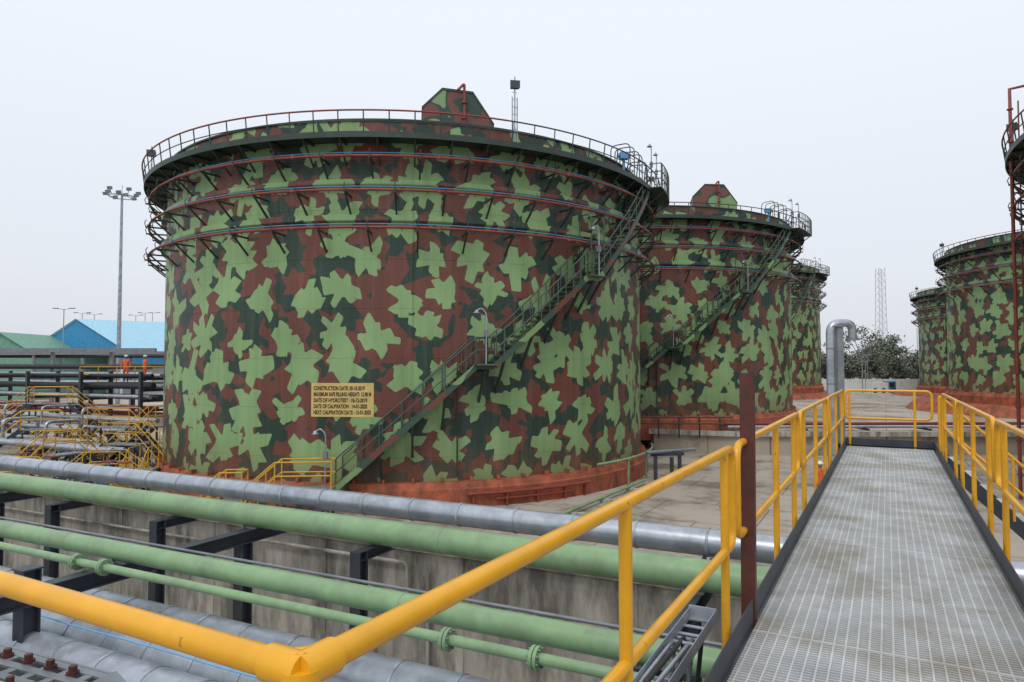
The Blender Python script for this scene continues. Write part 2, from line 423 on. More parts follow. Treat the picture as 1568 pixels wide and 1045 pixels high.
    if sign:
        b=MB();a0=-12.4;hw=1.25;z0=3.55;z1=4.87;n=16
        vs=[];fs=[]
        for i in range(n+1):
            x=-hw+2*hw*i/n;a=a0+math.degrees(x/R)
            for z in(z0,z1): vs.append(P(a,R+.006,z))
        for i in range(n): fs.append((2*i,2*i+2,2*i+3,2*i+1))
        b.add(vs,fs,0)
        lines=["CONSTRUCTION DATE: 30-10-2019","MAXIMUM SAFE FILLING HEIGHT: 12.98 M","DATE OF HYDROTEST : 18-12-2019","DATE OF CALIBRATION : 14-01-2020","NEXT CALIBRATION DATE : 13-01-2025"]
        for li,tx in enumerate(lines):
            cu=bpy.data.curves.new('t','FONT');cu.body=tx;cu.size=.215;cu.offset=.009
            to=bpy.data.objects.new('t',cu);scene.collection.objects.link(to)
            bpy.context.view_layer.update()
            em=to.evaluated_get(bpy.context.evaluated_depsgraph_get());tm=bpy.data.meshes.new_from_object(em)
            xs=[v.co.x for v in tm.vertices];wd=max(xs);sx=(2.05,2.3,2.15,2.15,2.3)[li]/wd
            vs=[P(a0+math.degrees((v.co.x*sx-1.15)/R),R+.011,4.64-li*.235-.05+v.co.y) for v in tm.vertices]
            b.add(vs,[tuple(p.vertices) for p in tm.polygons],1)
            bpy.data.objects.remove(to);bpy.data.meshes.remove(tm);bpy.data.curves.remove(cu)
        b.obj('tank_data_sign',[M_sign,M_txt],par,False)
        b=MB()
        b.tube(arc(36,75,R+.62,1.25),.06,0,8);b.tube([P(47,R+.62,1.25),P(47,R+.62,-.0)],.06,0,8)
        b.tube([P(58,R+.62,1.25),P(58,R+.62,0)],.05,0,8)
        b.obj('green_drain_pipe',M_grn,par,False)
        b=MB();b.tube(arc(9,34,R+.55,.55),.07,0,8);b.tube(arc(14,30,R+.52,.3),.04,0,8)
        for a in(10,16,22,28,33): b.box(P(a,R+.5,.3),P(a,.06,0),P(a+90,.04,0),(0,0,.3),0)
        b.obj('foam_header_pipe',M_redp,par,False)
    return par,P
r=math.radians
tank((-5.7,39.6),0,r(-8.2),cell=.09,seed=3,sign=True)
tank((10.3,59.1),1.2,r(9.9),cell=.13,seed=11,housing=(8,6.2),mast=6)
tank((32.2,105.2),1.9,r(17),R=14,k=1.15,cell=.22,seed=21,housing=(9,5))
tank((56.6,64.7),2.1,r(41.2),cell=.16,seed=33,housing=(2,8),mast=60)
tank((74.9,100.5),1.7,r(36.7),cell=.25,seed=41,housing=(2,5),mast=60)
tank((32.8,21.3),0,r(57),cell=.22,seed=55,housing=(2,8),mast=60)

# ---------------------------------------------------------------- ground
def ground_mat(name,base,tile=True,dark=(.2,.18,.15)):
    m=bpy.data.materials.new(name);m.use_nodes=True;nt=m.node_tree;N=nt.nodes;L=nt.links;b=N['Principled BSDF']
    tc=N.new('ShaderNodeTexCoord');mp=N.new('ShaderNodeMapping');mp.inputs['Rotation'].default_value=(0,0,.5)
    L.new(tc.outputs['Object'],mp.inputs[0])
    def noise(s,d=4):
        n=N.new('ShaderNodeTexNoise');n.inputs['Scale'].default_value=s;n.inputs['Detail'].default_value=d;n.inputs['Roughness'].default_value=.65;L.new(mp.outputs[0],n.inputs[0]);return n
    n1=noise(.22);n2=noise(1.7,6)
    r1=N.new('ShaderNodeValToRGB');ramp_set(r1,[(.40,c4(dark)),(.55,c4(base)),(.75,c4(tuple(x*1.12 for x in base)))]);
    ad=N.new('ShaderNodeMath');ad.operation='MULTIPLY_ADD';ad.inputs[1].default_value=.4;L.new(n2.outputs[0],ad.inputs[0]);L.new(n1.outputs[0],ad.inputs[2])
    sb=N.new('ShaderNodeMath');sb.operation='SUBTRACT';sb.inputs[1].default_value=.16;L.new(ad.outputs[0],sb.inputs[0]);L.new(sb.outputs[0],r1.inputs[0])
    out=r1.outputs[0]
    if tile:
        bk=N.new('ShaderNodeTexBrick');bk.inputs['Scale'].default_value=1;bk.inputs['Brick Width'].default_value=4;bk.inputs['Row Height'].default_value=3.5;bk.inputs['Mortar Size'].default_value=.03
        bk.inputs['Color1'].default_value=(1,1,1,1);bk.inputs['Color2'].default_value=(.86,.86,.86,1);bk.inputs['Mortar'].default_value=(.45,.43,.4,1)
        L.new(mp.outputs[0],bk.inputs[0])
        mx=N.new('ShaderNodeMix');mx.data_type='RGBA';mx.blend_type='MULTIPLY';mx.inputs[0].default_value=1
        L.new(out,mx.inputs[6]);L.new(bk.outputs[0],mx.inputs[7]);out=mx.outputs[2]
    L.new(out,b.inputs['Base Color']);b.inputs['Roughness'].default_value=.85
    return m
G1=ground_mat('bund_floor_concrete',(.43,.375,.315),dark=(.2,.165,.13))
b=MB();b.add([(-1500,-300,0),(1500,-300,0),(1500,1600,0),(-1500,1600,0)],[(0,1,2,3)]);b.obj('ground',G1,None,False)
b=MB()
pl=[(9.3,45),(9.3,62),(-1500,62),(-1500,1590),(1500,1590),(1500,43),(14,43)]
b.add([(x,y,1.2) for x,y in pl]+[(x,y,0) for x,y in pl],[tuple(reversed(range(7)))]+[(i,(i+1)%7,(i+1)%7+7,i+7) for i in range(7)]);b.obj('terrace_ground',G1,None,False)
b=MB()
for cx,cy,zz in((32.2,105.2,1.9),(56.6,64.7,2.1),(74.9,100.5,1.7)):
    n=60;vs=[(cx+16*math.cos(i/n*6.2832),cy+16*math.sin(i/n*6.2832),zz) for i in range(n)]+[(cx+17*math.cos(i/n*6.2832),cy+17*math.sin(i/n*6.2832),1.1) for i in range(n)]
    b.add(vs,[tuple(range(n))]+[(i,i+n,(i+1)%n+n,(i+1)%n) for i in range(n)],0)
b.obj('tank_pads',M_rust,None,False)
G2=ground_mat('field_grass',(.16,.17,.1),False,(.1,.12,.06))
b=MB();b.add([(-1500,121,1.21),(1500,121,1.21),(1500,1580,1.21),(-1500,1580,1.21)],[(0,1,2,3)]);b.obj('field',G2,None,False)
b=MB();b.beam((9,44.9,1.3),(14,42.9,1.3),.3,.3);b.beam((14,42.9,1.3),(60,42.9,1.3),.3,.3);b.obj('terrace_edge_wall',M_conc)
b=MB();b.beam(Q(10.2,-30,1.15),Q(10.2,75,1.15),.3,2.3)
b.beam(Q(10.17,-30,2.35),Q(10.17,75,2.35),.42,.1)
for i in range(-10,26): b.beam(Q(10.2,i*3.,0),Q(10.2,i*3.,2.29),.34,.12,0,Pd)
b.obj('concrete_dyke_wall',M_conc,None,False)
b=MB();b.beam((-300,119,2.3),(300,119,2.3),.3,2.2)
for i in range(-100,101): b.box((i*3,119,2.35),(.2,0,0),(0,.2,0),(0,0,1.2))
b.obj('perimeter_wall',M_white)

# ---------------------------------------------------------------- elevated walkway
wk=empty('elevated_walkway',W(7,0,3.9))
b=MB()
s=-1.6
while s<15.5:
    for t in(-.56,-.187,.187,.56): b.box(W(s,t,3.885),D_*.004,N_*.187,(0,0,.015))
    s+=.034
t=-.72
while t<.73:
    x=-1.6
    while x<15.4:
        b.box(W(x+.25,t,3.895),D_*.25,N_*.005,(0,0,.006));x+=.5
    t+=.06
for s in(-.6,1.9,4.4,6.9,9.4,11.9,14.4): b.box(W(s,0,3.887),D_*.009,N_*.745,(0,0,.0165))
s=-1.6
while s<.76:
    b.box(W(s,-3,3.885),D_*.0028,N_*2.2,(0,0,.015)); s+=.034
b.obj('grating_deck',M_grat,wk)
b=MB()
for t in(-.77,.77):
    b.beam(W(-1.6 if t>0 else .78,t,3.97),W(15.6,t,3.97),.008,.15)
    b.ibeam(W(-1.6,t*.97,3.76),W(15.6,t*.97,3.76),.09,.2)
b.beam(W(.78,-.77,3.97),W(.78,-5,3.97),.008,.15)
b.ibeam(W(15.65,-.95,3.82),W(15.65,.9,3.82),.14,.22)
b.beam(W(15.62,-.8,3.97),W(15.62,.8,3.97),.01,.16)
for s in(0.4,5.2,10.4,15.4):
    b.ibeam(W(s,-.9,3.58),W(s,.9,3.58),.1,.14)
    for t in(-.7,.7):
        b.ibeam(W(s,t,0),W(s,t,3.51),.15,.15); b.box(W(s,t,.02),D_*.15,N_*.15,(0,0,.02))
b.obj('support_frame',M_stl,wk)
b=MB();ZT=5.02;ZM=4.46;rp=.0245
def seg(fn,s0,s1,posts,zt=ZT,zm=ZM,zf=3.75):
    b.tube(fillet([fn(s0,zm),fn(s0,zt),fn(s1,zt),fn(s1,zm)],.11,6,closed=True),rp,0,12,closed=True)
    for p in posts: b.tube([fn(p,zf),fn(p,zt-.01)],rp,0,12)
    for p in posts: b.box(fn(p,3.83),D_*.04,N_*.04,(0,0,.006))
L_=lambda s,z:W(s,-.82,z)
R_=lambda s,z:W(s,.84,z)
c0=.80
cor=W(c0,-.82,ZT)
b.tube(fillet([W(c0,-5.2,ZT),cor,L_(4.18,ZT),L_(4.18,ZM),L_(c0+.04,ZM)],.09,6),rp,0,16)
b.tube([W(c0,-5.2,ZM),W(c0,-.82,ZM)],rp,0,12)
for p in(c0,2.32,3.98): b.tube([L_(p,3.75),L_(p,ZT)],rp,0,12)
b.tube([cor-V((0,0,.06)),cor+V((0,0,.006))],.031,0,16)
b.tube([cor-N_*.07,cor+N_*.008],.03,0,16);b.tube([cor-D_*.008,cor+D_*.07],.03,0,16)
for p in(-2.4,-4.2): b.tube([W(c0,p,3.75),W(c0,p,ZT)],rp,0,12)
seg(L_,4.34,7.55,(4.75,6.0,7.2));seg(L_,7.75,11.3,(8.1,9.5,10.95));seg(L_,11.5,15.5,(11.9,13.4,15.1))
seg(R_,-1.5,3.6,(-.9,1.4,3.2));seg(R_,3.8,7.4,(4.2,5.6,7.0));seg(R_,7.6,11.2,(8.,9.4,10.8));seg(R_,11.4,14.2,(11.8,13.8))
E_=lambda t,z:W(15.62,t,z)
seg(E_,-.78,.74,(-.7,.45))
b.obj('yellow_handrail',M_yel,wk)
b=MB()
for i in range(16):
    b.box(W(14.85,.95+i*.24,3.8-i*.235),D_*.38,N_*.13,(0,0,.02),0)
for s_ in(14.45,15.25):
    b.beam(W(s_,.84,3.82),W(s_,4.8,-.05),.012,.22,1)
    for z in(1.05,.55): b.tube([W(s_,.84,3.9+z),W(s_,4.7,.05+z)],.024,2,10)
    for t in(.84,1.85,2.85,3.85,4.7): b.tube([W(s_,t,3.85-(t-.84)*.98),W(s_,t,4.95-(t-.84)*.98)],.024,2,8)
b.obj('exit_stair',[M_grat,M_stl,M_yel],wk)
b=MB();b.beam(W(4.58,-.80,3.6),W(4.62,-.80,5.46),.085,.085,0,Pd);b.obj('brown_steel_post',M_brn)
b=MB()
for o_ in(-.075,.075): b.beam(W(1.2,-.99+o_,3.97),W(4.15,-.99+o_,4.03),.004,.07)
s=1.25
while s<4.15:
    b.beam(W(s,-1.065,3.945+.02*(s-1.2)),W(s,-.915,3.945+.02*(s-1.2)),.03,.006);s+=.12
b.beam(W(4.15,-1.07,4.03),W(4.15,-.91,4.03),.01,.09)
for k in range(4):
    b.tube([W(1.2,-1.04+.03*k,3.98)]+[W(1.2+.4*j,-1.04+.035*k+.012*math.sin(j*2.1+k),3.98+.01*math.sin(j+k*2)+.008*j) for j in range(1,7)]+[W(3.95,-1.1+.05*k,3.95),W(4.1,-1.2+.05*k,3.3)],.013,1 if k%2 else 2,8)
b.obj('cable_tray',[M_galv2,M_blk,M_galv])
b=MB()
for s in(6.6,9.6):
    b.ibeam(W(s,1.05,3.2),W(s,5.5,3.2),.16,.18)
    for t in(1.5,4.8): b.ibeam(W(s,t,0),W(s,t,3.1),.16,.16)
b.ibeam(W(6.6,1.5,2.4),W(9.6,1.5,2.4),.12,.14)
b.tube([W(5.4,1.25,3.42),W(13,1.9,3.42)],.09,1,14)
b.tube(fillet([W(5.4,1.25,3.42),W(5.0,1.22,3.42),W(5.0,1.22,2.0)],.2),.09,1,14)
b.obj('side_pipe_frame',[M_stl,M_galv])
b=MB();p0=V((-2.3,2.45,4.57));p1=V((-1.27,2.04,4.55));dd=(p1-p0).normalized();sd=dd.cross(Z)
for o_ in (-.09,-.03,.03,.09): b.beam(p0+sd*o_,p1+sd*o_,.028,.008)
for i in range(13): b.beam(p0+dd*(.03+i*.085)-sd*.1,p0+dd*(.03+i*.085)+sd*.1,.03,.006)
b.beam(p0+sd*.11-V((0,0,.05)),p1+sd*.11-V((0,0,.05)),.01,.11);b.beam(p0-sd*.11-V((0,0,.05)),p1-sd*.11-V((0,0,.05)),.01,.11)
b.prism([p1+sd*.12+V((0,0,.01)),p1+sd*.12-V((0,0,.12)),p1+dd*.16+sd*.12-V((0,0,.2)),p1+dd*.16+sd*.12-V((0,0,.08))],-sd*.24,0)
for i in range(10):
    q=p0+dd*(.08+i*.102)
    b.tube([q+sd*.06,q+sd*.06+V((0,0,.028))],.011,1,6);b.tube([q-sd*.06+V((0,0,.003)),q-sd*.06+V((0,0,.03))],.012,1,6);b.tube([q-sd*.06+V((0,0,.003)),q-sd*.06+V((0,0,.014))],.018,1,6)
b.beam(p1-dd*.1-V((0,0,.1)),p1-dd*.1-V((0,0,4.5)),.08,.08,0,dd);b.beam(p0-V((0,0,.1)),p0-V((0,0,4.5)),.08,.08,0,dd)
b.obj('bolted_bracket_channel',[M_gry,M_brn])

# ---------------------------------------------------------------- pipes
def pipe(name,q,z,r_,m,a0=-14,a1=75,band=None,flanges=(),weld=None):
    b=MB();b.tube([Q(q,a0,z),Q(q,a1,z)],r_,0,28)
    if band:
        a=a0+.3
        while a<a1:
            b.tube([Q(q,a,z),Q(q,a+.035,z)],r_+.009,1,28);a+=band*rnd.uniform(.96,1.04)
    if weld:
        a=a0+1.1
        while a<a1: b.tube([Q(q,a,z),Q(q,a+.02,z)],r_+.004,0,28);a+=weld
    for fa in flanges:
        for o_ in(-.02,.02): b.tube([Q(q,fa+o_-.015,z),Q(q,fa+o_+.015,z)],r_*2.05,0,20)
        for k in range(8):
            th=k*math.pi/4+.3;of=Md*(r_*1.65*math.cos(th))+V((0,0,r_*1.65*math.sin(th)))
            b.tube([Q(q,fa-.055,z)+of,Q(q,fa+.055,z)+of],.011,2,6)
    return b.obj(name,[m,M_galv if m!=M_galv else M_galv2,M_gry],None)
pipe('galvanised_clad_pipe',9.2,3.21,.175,M_galv,band=.92)
pipe('large_green_pipe',8.1,3.1,.18,M_grn,weld=6)
pipe('medium_green_pipe',5.9,3.04,.122,M_grn,weld=5.7)
pipe('small_green_pipe',5.45,2.99,.05,M_grn,flanges=(9.0,8.45,3.4,2.5,16))
for i,q in enumerate((6.05,5.42,4.79,4.16,3.53,2.9)):
    pipe('lower_galvanised_pipe',q,2.12-.02*(i%2),.255,M_galv2,band=.75)
b=MB();b.tube([Q(8.62+.02*math.sin(a*.9),a,2.98+.015*math.sin(a*1.7)) for a in np.arange(-10,60,.5)],.02,0,6)
b.tube([Q(8.42,a,2.93+.01*math.sin(a)) for a in np.arange(-10,60,1.)],.012,1,6)
b.tube([Q(5.1+.03*math.sin(a*.7),a,2.40+.01*math.sin(a*2)) for a in np.arange(-4,20,.5)],.01,0,6)
b.obj('blue_hose',[mat('light_blue_hose',(.15,.42,.7),.4),M_gry])
b=MB();b.tube([Q(5.66,a,2.93) for a in np.arange(-10,50,1.)],.014,0,6);b.tube([Q(6.6,-10,2.93),Q(6.6,50,2.93)],.02,0,6);b.obj('thin_conduit',M_gry)
for a in(-5.3,1.7,8.74,15.8,22.8,29.9,37,44):
    b=MB()
    b.ibeam(Q(2.6,a,2.80),Q(9.75,a,2.80),.2,.2)
    b.ibeam(Q(2.5,a,1.74),Q(6.4,a,1.74),.15,.2)
    for q in(4.72,7.9): b.ibeam(Q(q,a-.0,0),Q(q,a,2.69),.2,.2)
    b.ibeam(Q(4.72,a+.0,2.91),Q(4.72,a,3.12),.2,.2)
    b.box(Q(4.72,a,3.13),Pd*.12,Md*.12,(0,0,.01))
    for q,w in((9.2,.14),(8.1,.13),(5.9,.1)):
        b.box(Q(q,a,2.93),Pd*.12,Md*w*.6,(0,0,.03),1)
        b.box(Q(q,a+.1,2.97),Pd*.008,Md*w,(0,0,.06),1)
    b.obj('pipe_rack_bent',[M_stl,M_gry])
for a in(6.3,10.6,13.6,18,25):
    b=MB();b.ibeam(Q(7.75,a,0),Q(7.75,a,2.9),.18,.18);b.ibeam(Q(7.7,a,2.83),Q(8.5,a,2.83),.15,.14);b.box(Q(7.75,a,.02),Pd*.18,Md*.18,(0,0,.02));b.obj('pipe_support_post',M_stl)
b=MB()
b.tube(fillet([Q(9.9,10.5,2.1),Q(9.9,7.0,2.1),Q(9.9,7.0,1.2)],.1),.035,0,8);b.tube([Q(9.95,20,1.9),Q(9.95,11.5,1.9)],.03,0,8)
b.tube([Q(9.95,6.6,0),Q(9.95,6.6,2.0)],.03,0,8)
b.obj('wall_drain_pipe',M_conc)
b=MB();p=Q(9.9,21.4,0);b.beam(p,p+V((0,0,4.4)),.12,.12,0,Md);b.box(p+V((0,0,4.35))-Md*.1,Pd*.35,Md*.08,(0,0,.05));b.obj('steel_stanchion',M_gry)
b=MB();b.tube([(6.2,32.2,.2),(1.2,23.8,.2)],.07,0,8);b.tube([(6.8,31.8,.2),(1.8,23.4,.2)],.05,0,8)
for t in(.2,.5,.8): b.box((6.5-5*t,32-8.4*t,.07),(.4,-.2,0),(.05,.1,0),(0,0,.07),1)
b.obj('ground_green_pipe',[M_grn,M_conc])

# ---------------------------------------------------------------- step-overs and stairs (yellow rails)
def stepover(c,ang,h,L0,w=.8,fl=(1,1),name='yellow_stepover_platform',m=M_yel2,rt_=.022):
    b=MB();c=V(c);d=V((math.cos(ang),math.sin(ang),0));n=V((-d.y,d.x,0));run=h*1.15
    b.box(c+V((0,0,h)),d*L0/2,n*w/2,(0,0,.03),0)
    for sg in(-1,1):
        for e in(-1,1):
            b.beam(c+d*(L0/2*e*.9)+n*(w/2*sg),c+d*(L0/2*e*.9)+n*(w/2*sg)+V((0,0,h)),.08,.08,1,d)
            b.tube([c+d*(L0/2*e)+n*(w/2*sg)+V((0,0,h)),c+d*(L0/2*e)+n*(w/2*sg)+V((0,0,h+1.05))],rt_,2,8)
            if fl[0 if e<0 else 1]:
                a=c+d*(L0/2*e)+n*(w/2*sg)+V((0,0,h));z=a+d*(run*e)-V((0,0,h))
                b.beam(a,z,.03,.2,1)
                for k in(1.05,.55): b.tube([a+V((0,0,k)),z+V((0,0,k))],rt_,2,8)
                for t in(.5,1.): b.tube([a.lerp(z,t),a.lerp(z,t)+V((0,0,1.05))],rt_,2,8)
                if sg<0:
                    st=max(2,int(h/.22))
                    for i in range(st):
                        q=a.lerp(z,(i+.5)/st)+n*(w/2);b.box(q,d*.12,n*w/2,(0,0,.015),0)
            elif sg<0:
                for k in(1.05,.55): b.tube([c+d*(L0/2*e)-n*w/2+V((0,0,h+k)),c+d*(L0/2*e)+n*w/2+V((0,0,h+k))],rt_,2,8)
        for k in(1.05,.55): b.tube([c-d*L0/2+n*(w/2*sg)+V((0,0,h+k)),c+d*L0/2+n*(w/2*sg)+V((0,0,h+k))],rt_,2,8)
    return b.obj(name,[M_gry,M_stl,m])
stepover((-7.6,25.35,0),.08,1.0,2.0,w=1.0,fl=(1,0),rt_=.028)
stepover((-10.4,25.7,0),.1,.55,.8,fl=(1,0),rt_=.028)
for c_,an,h_,l_ in(((-17.2,29.0,0),.2,.9,1.4),((-20.5,31.5,0),1.2,1.5,1.5),((-19.0,33.8,0),-.3,1.7,2.0),((-23.5,35.5,0),.1,1.2,1.8),((-16.4,30.6,0),1.7,.9,1.2),((-29,43,0),.2,3.2,2.2),
    ((-20.3,28.2,0),.0,.7,1.2),((-21.8,37.5,0),-.2,2.2,2.6),((-26.5,38.5,0),.6,2.0,1.8),((-18.2,36.2,0),.9,2.4,1.6)):
    stepover(c_,an,h_,l_)

# ---------------------------------------------------------------- left yard pipe racks
def yard_pipe(q,z,r_,m,a0,a1): 
    B.tube([Q(q,a0,z),Q(q,a1,z)],r_,m,10)
mats=[M_blk,M_galv,M_redp,M_stl,M_gry,M_grn,M_bluew]
B=MB()
for q,z,r_,m in((27.6,4.95,.13,0),(28.2,4.95,.12,1),(28.8,4.9,.16,0),(27.7,4.3,.2,0),(28.4,4.25,.14,1),(27.5,3.65,.13,1),(28.2,3.6,.18,3),(27.5,3.0,.12,2),(28.,2.95,.1,2),(28.6,2.5,.15,2)):
    yard_pipe(q,z,r_,m,38.5,110)
for a in range(39,110,6):
    for q in(27.2,29.2): B.beam(Q(q,a,0),Q(q,a,5.2),.2,.2,3,Md)
    for z in(4.75,4.05,3.4,2.8): B.beam(Q(27.2,a,z),Q(29.2,a,z),.15,.15,3)
B.obj('yard_pipe_rack',mats)
B=MB()
for q,z,r_,m in((20.6,1.5,.16,1),(21.2,1.5,.12,1),(21.8,1.45,.18,4),(22.5,1.5,.14,1),(23.1,1.0,.16,2),(23.6,1.0,.12,2),(20.1,.8,.14,1),(24.3,1.9,.14,1),(24.9,1.9,.18,1),(25.6,2.4,.1,1),(26.2,2.4,.13,1)):
    yard_pipe(q,z,r_,m,31.5 if q<22 else 36,90)
for a in range(37,90,5):
    for z in(1.25,): B.beam(Q(19.8,a,z),Q(26.4,a,z),.15,.15,3)
    for q in(20,22.6,25): B.beam(Q(q,a,0),Q(q,a,1.3),.15,.15,3,Md)
for a in range(38,90,4):
    B.tube(fillet([Q(21.2,a,1.5),Q(21.2,a,2.6),Q(23,a,2.6),Q(23,a,.8)],.3),.09,1,8)
    B.tube(fillet([Q(24.3,a+2,1.9),Q(24.3,a+2,3.1),Q(26.5,a+2,3.1)],.3),.07,1,8)
    B.tube([Q(22.5,a+1,1.5),Q(22.5,a+1,2.3)],.06,1,8);B.tube([Q(22.5,a+1,2.3),Q(22.5,a+1,2.36)],.2,2,10)
B.obj('low_pipe_rack',mats)
B=MB()
for j,(Y,zs) in enumerate(((58,(4.9,5.5,4.2)),(70,(5.6,6.6,4.6)))):
    for z in zs: B.tube([(-75,Y+2,z),(-30,Y-1,z)],.18,[1,0,1][int(z*3)%3],8)
    for x in range(-74,-30,5): B.beam((x,Y,1),(x,Y,7),.25,.25,4,V((0,1,0)));
    B.beam((-75,Y+.5,6.9),(-30,Y-.5,6.9),.3,.35,4)
B.obj('distant_pipe_gantry',mats)
for (x,y,z,c_) in((-16.2,27.6,.0,M_bluew),(-17.8,27.2,0,M_gry),(-19.5,29,0,M_galv),(-15.4,27.3,0,M_yel2),(-21.5,30.2,0,M_galv),(-22.8,33,0,M_redp),(-24.8,31,0,M_galv),(-27,33,0,M_galv),(-21.8,35,0,M_galv)):
    b=MB();b.tube([(x-.5,y,.9),(x+.5,y,.9)],.17,0,12)
    for e in(-.35,.35): b.tube([(x+e-.03,y,.9),(x+e+.03,y,.9)],.28,0,14)
    b.ball((x,y,.95),.27,0);b.tube([(x,y,.9),(x,y,1.7)],.05,0,8);b.tube([(x,y,1.2),(x,y,1.28)],.16,0,10)
    b.tube([(x+.25*math.cos(k*.524),y+.25*math.sin(k*.524),1.7) for k in range(12)],.022,1,6,closed=True)
    for k in range(3): b.tube([(x-.25*math.cos(k*1.05),y-.25*math.sin(k*1.05),1.7),(x+.25*math.cos(k*1.05),y+.25*math.sin(k*1.05),1.7)],.012,1,5)
    b.beam((x-.3,y,0),(x-.3,y,.75),.1,.1,2,V((0,1,0)));b.beam((x+.3,y,0),(x+.3,y,.75),.1,.1,2,V((0,1,0)))
    b.obj('pipeline_valve',[c_,M_redp,M_stl])

# ---------------------------------------------------------------- background buildings
b=MB();ap=V((-63.9,100,12.4));lf=V((-70.0,100,8.2));rg=V((-57.2,100,8.2));o_=V((45,40,0))
b.add([ap,lf,rg,lf-V((0,0,1.2)),rg-V((0,0,1.2))],[(0,1,3,4,2)],0)
b.add([ap+V((0,-.3,.15)),rg+V((.8,-.3,-.35)),rg+V((.8,0,-.35))+o_,ap+V((0,0,.15))+o_],[(0,1,2,3)],1)
b.add([ap+V((0,-.3,.15)),lf+V((-.8,-.3,-.35)),lf+V((-.8,0,-.35))+o_,ap+V((0,0,.15))+o_],[(3,2,1,0)],1)
b.add([rg,rg+o_,rg+o_-V((0,0,2.2)),rg-V((0,0,2.2))],[(0,1,2,3)],0)
for i in range(8):
    q=rg+o_*(i/7.);b.beam(V((q.x,q.y,1.2)),V((q.x,q.y,6.)),.35,.35,2,V((0,1,0)))
for x in(-69.4,-63.7): b.beam((x,100.2,1.2),(x,100.2,7.0),.35,.35,2,V((0,1,0)))
b.add([lf+o_*.15+V((0,0,-1.2)),rg+o_*.15+V((0,0,-1.2)),V((rg.x,rg.y,1.2))+o_*.15,V((lf.x,lf.y,1.2))+o_*.15],[(0,1,2,3)],2)
b.obj('blue_roofed_shed',[M_bluew,M_bluer,M_white])
b=MB()
b.prism([(-84,90,1.2),(-62.8,90,1.2),(-62.8,90,7.1),(-67.5,90,9.9),(-84,90,8.2)],(0,25,0),0)
b.add([(-84.3,89.5,8.35),(-67.5,89.5,10.1),(-67.5,116,10.1),(-84.3,116,8.35)],[(0,1,2,3)],1);b.add([(-67.5,89.5,10.1),(-62.3,89.5,7.0),(-62.3,116,7.0),(-67.5,116,10.1)],[(0,1,2,3)],1)
for x in(-80,-75,-70): b.bx(x-1.2,x+1.2,89.9,89.99,3.5,5,2)
b.obj('green_roofed_shed',[M_grnr,M_grnr,M_lamp])
b=MB();x,y=-46.1,80;b.tube([(x,y,1.2),(x,y,14),(x,y,26)],[.28,.2,.13],0,12)
b.tube([(x+1.4*math.cos(k*.5236),y+1.4*math.sin(k*.5236),25.6) for k in range(12)],.06,0,6,closed=True)
for k in range(6): b.tube([(x,y,25.9),(x+1.4*math.cos(k*1.047),y+1.4*math.sin(k*1.047),25.6)],.05,0,6)
for k in range(10):
    a=k*.628;cx,cy=x+1.7*math.cos(a),y+1.7*math.sin(a)
    b.box((cx,cy,25.75+.5*(k%2)),(.25,0,0),(0,.12,.05),(0,-.07,.17),1);b.tube([(cx,cy,25.7+.5*(k%2)),(x+1.4*math.cos(a),y+1.4*math.sin(a),25.6)],.04,0,5)
b.tube([(x,y,26),(x,y,27)],.03,0,5);b.obj('high_mast_light',[M_galv2,M_gry])
def street(x,y,z0,h,dbl=True):
    b=MB();b.tube([(x,y,z0),(x,y,z0+h)],[.1,.06],0,8)
    for e in((-1,1) if dbl else (1,)):
        b.tube([(x,y,z0+h),(x+e*.9,y,z0+h+.15)],.04,0,6);b.box((x+e*1.15,y,z0+h+.15),(.35,0,0),(0,.14,0),(0,0,.06),1)
    b.obj('street_lamp',[M_galv2,M_gry])
for x,y,zt_,dbl in((-62.5,95,13.5,1),(-75.7,120,14.9,1),(-79.7,130,15.45,1),(-75.4,140,16.5,1),(-73.9,140,16.5,0),(-77.3,140,16,1)):
    street(x,y,1.2,zt_-1.2,dbl)
street(63.5,122,1.2,6.4);street(73,122,1.2,6.4);street(60,116,1.2,5.2);street(57.4,112,1.2,6.)
b=MB();x,y=162.5,300
for z in range(0,46,3):
    w=1.9-z*.012
    for (i,j) in((-1,-1),(1,-1),(1,1),(-1,1)):
        b.tube([(x+i*w,y+j*w,z+1),(x+i*(w-.03),y+j*(w-.03),z+4)],.14,0,5)
    b.tube([(x-w,y-w,z+1),(x+w,y-w,z+4)],.09,0,4);b.tube([(x+w,y-w,z+1),(x-w,y-w,z+4)],.09,0,4)
    b.tube([(x-w,y+w,z+1),(x+w,y+w,z+4)],.09,0,4);b.tube([(x-w,y-w,z+1),(x+w,y-w,z+1)],.09,0,4);b.tube([(x-w,y-w,z+1),(x-w,y+w,z+4)],.09,0,4)
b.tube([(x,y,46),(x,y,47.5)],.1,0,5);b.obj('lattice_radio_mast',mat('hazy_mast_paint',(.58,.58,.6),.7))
b=MB()
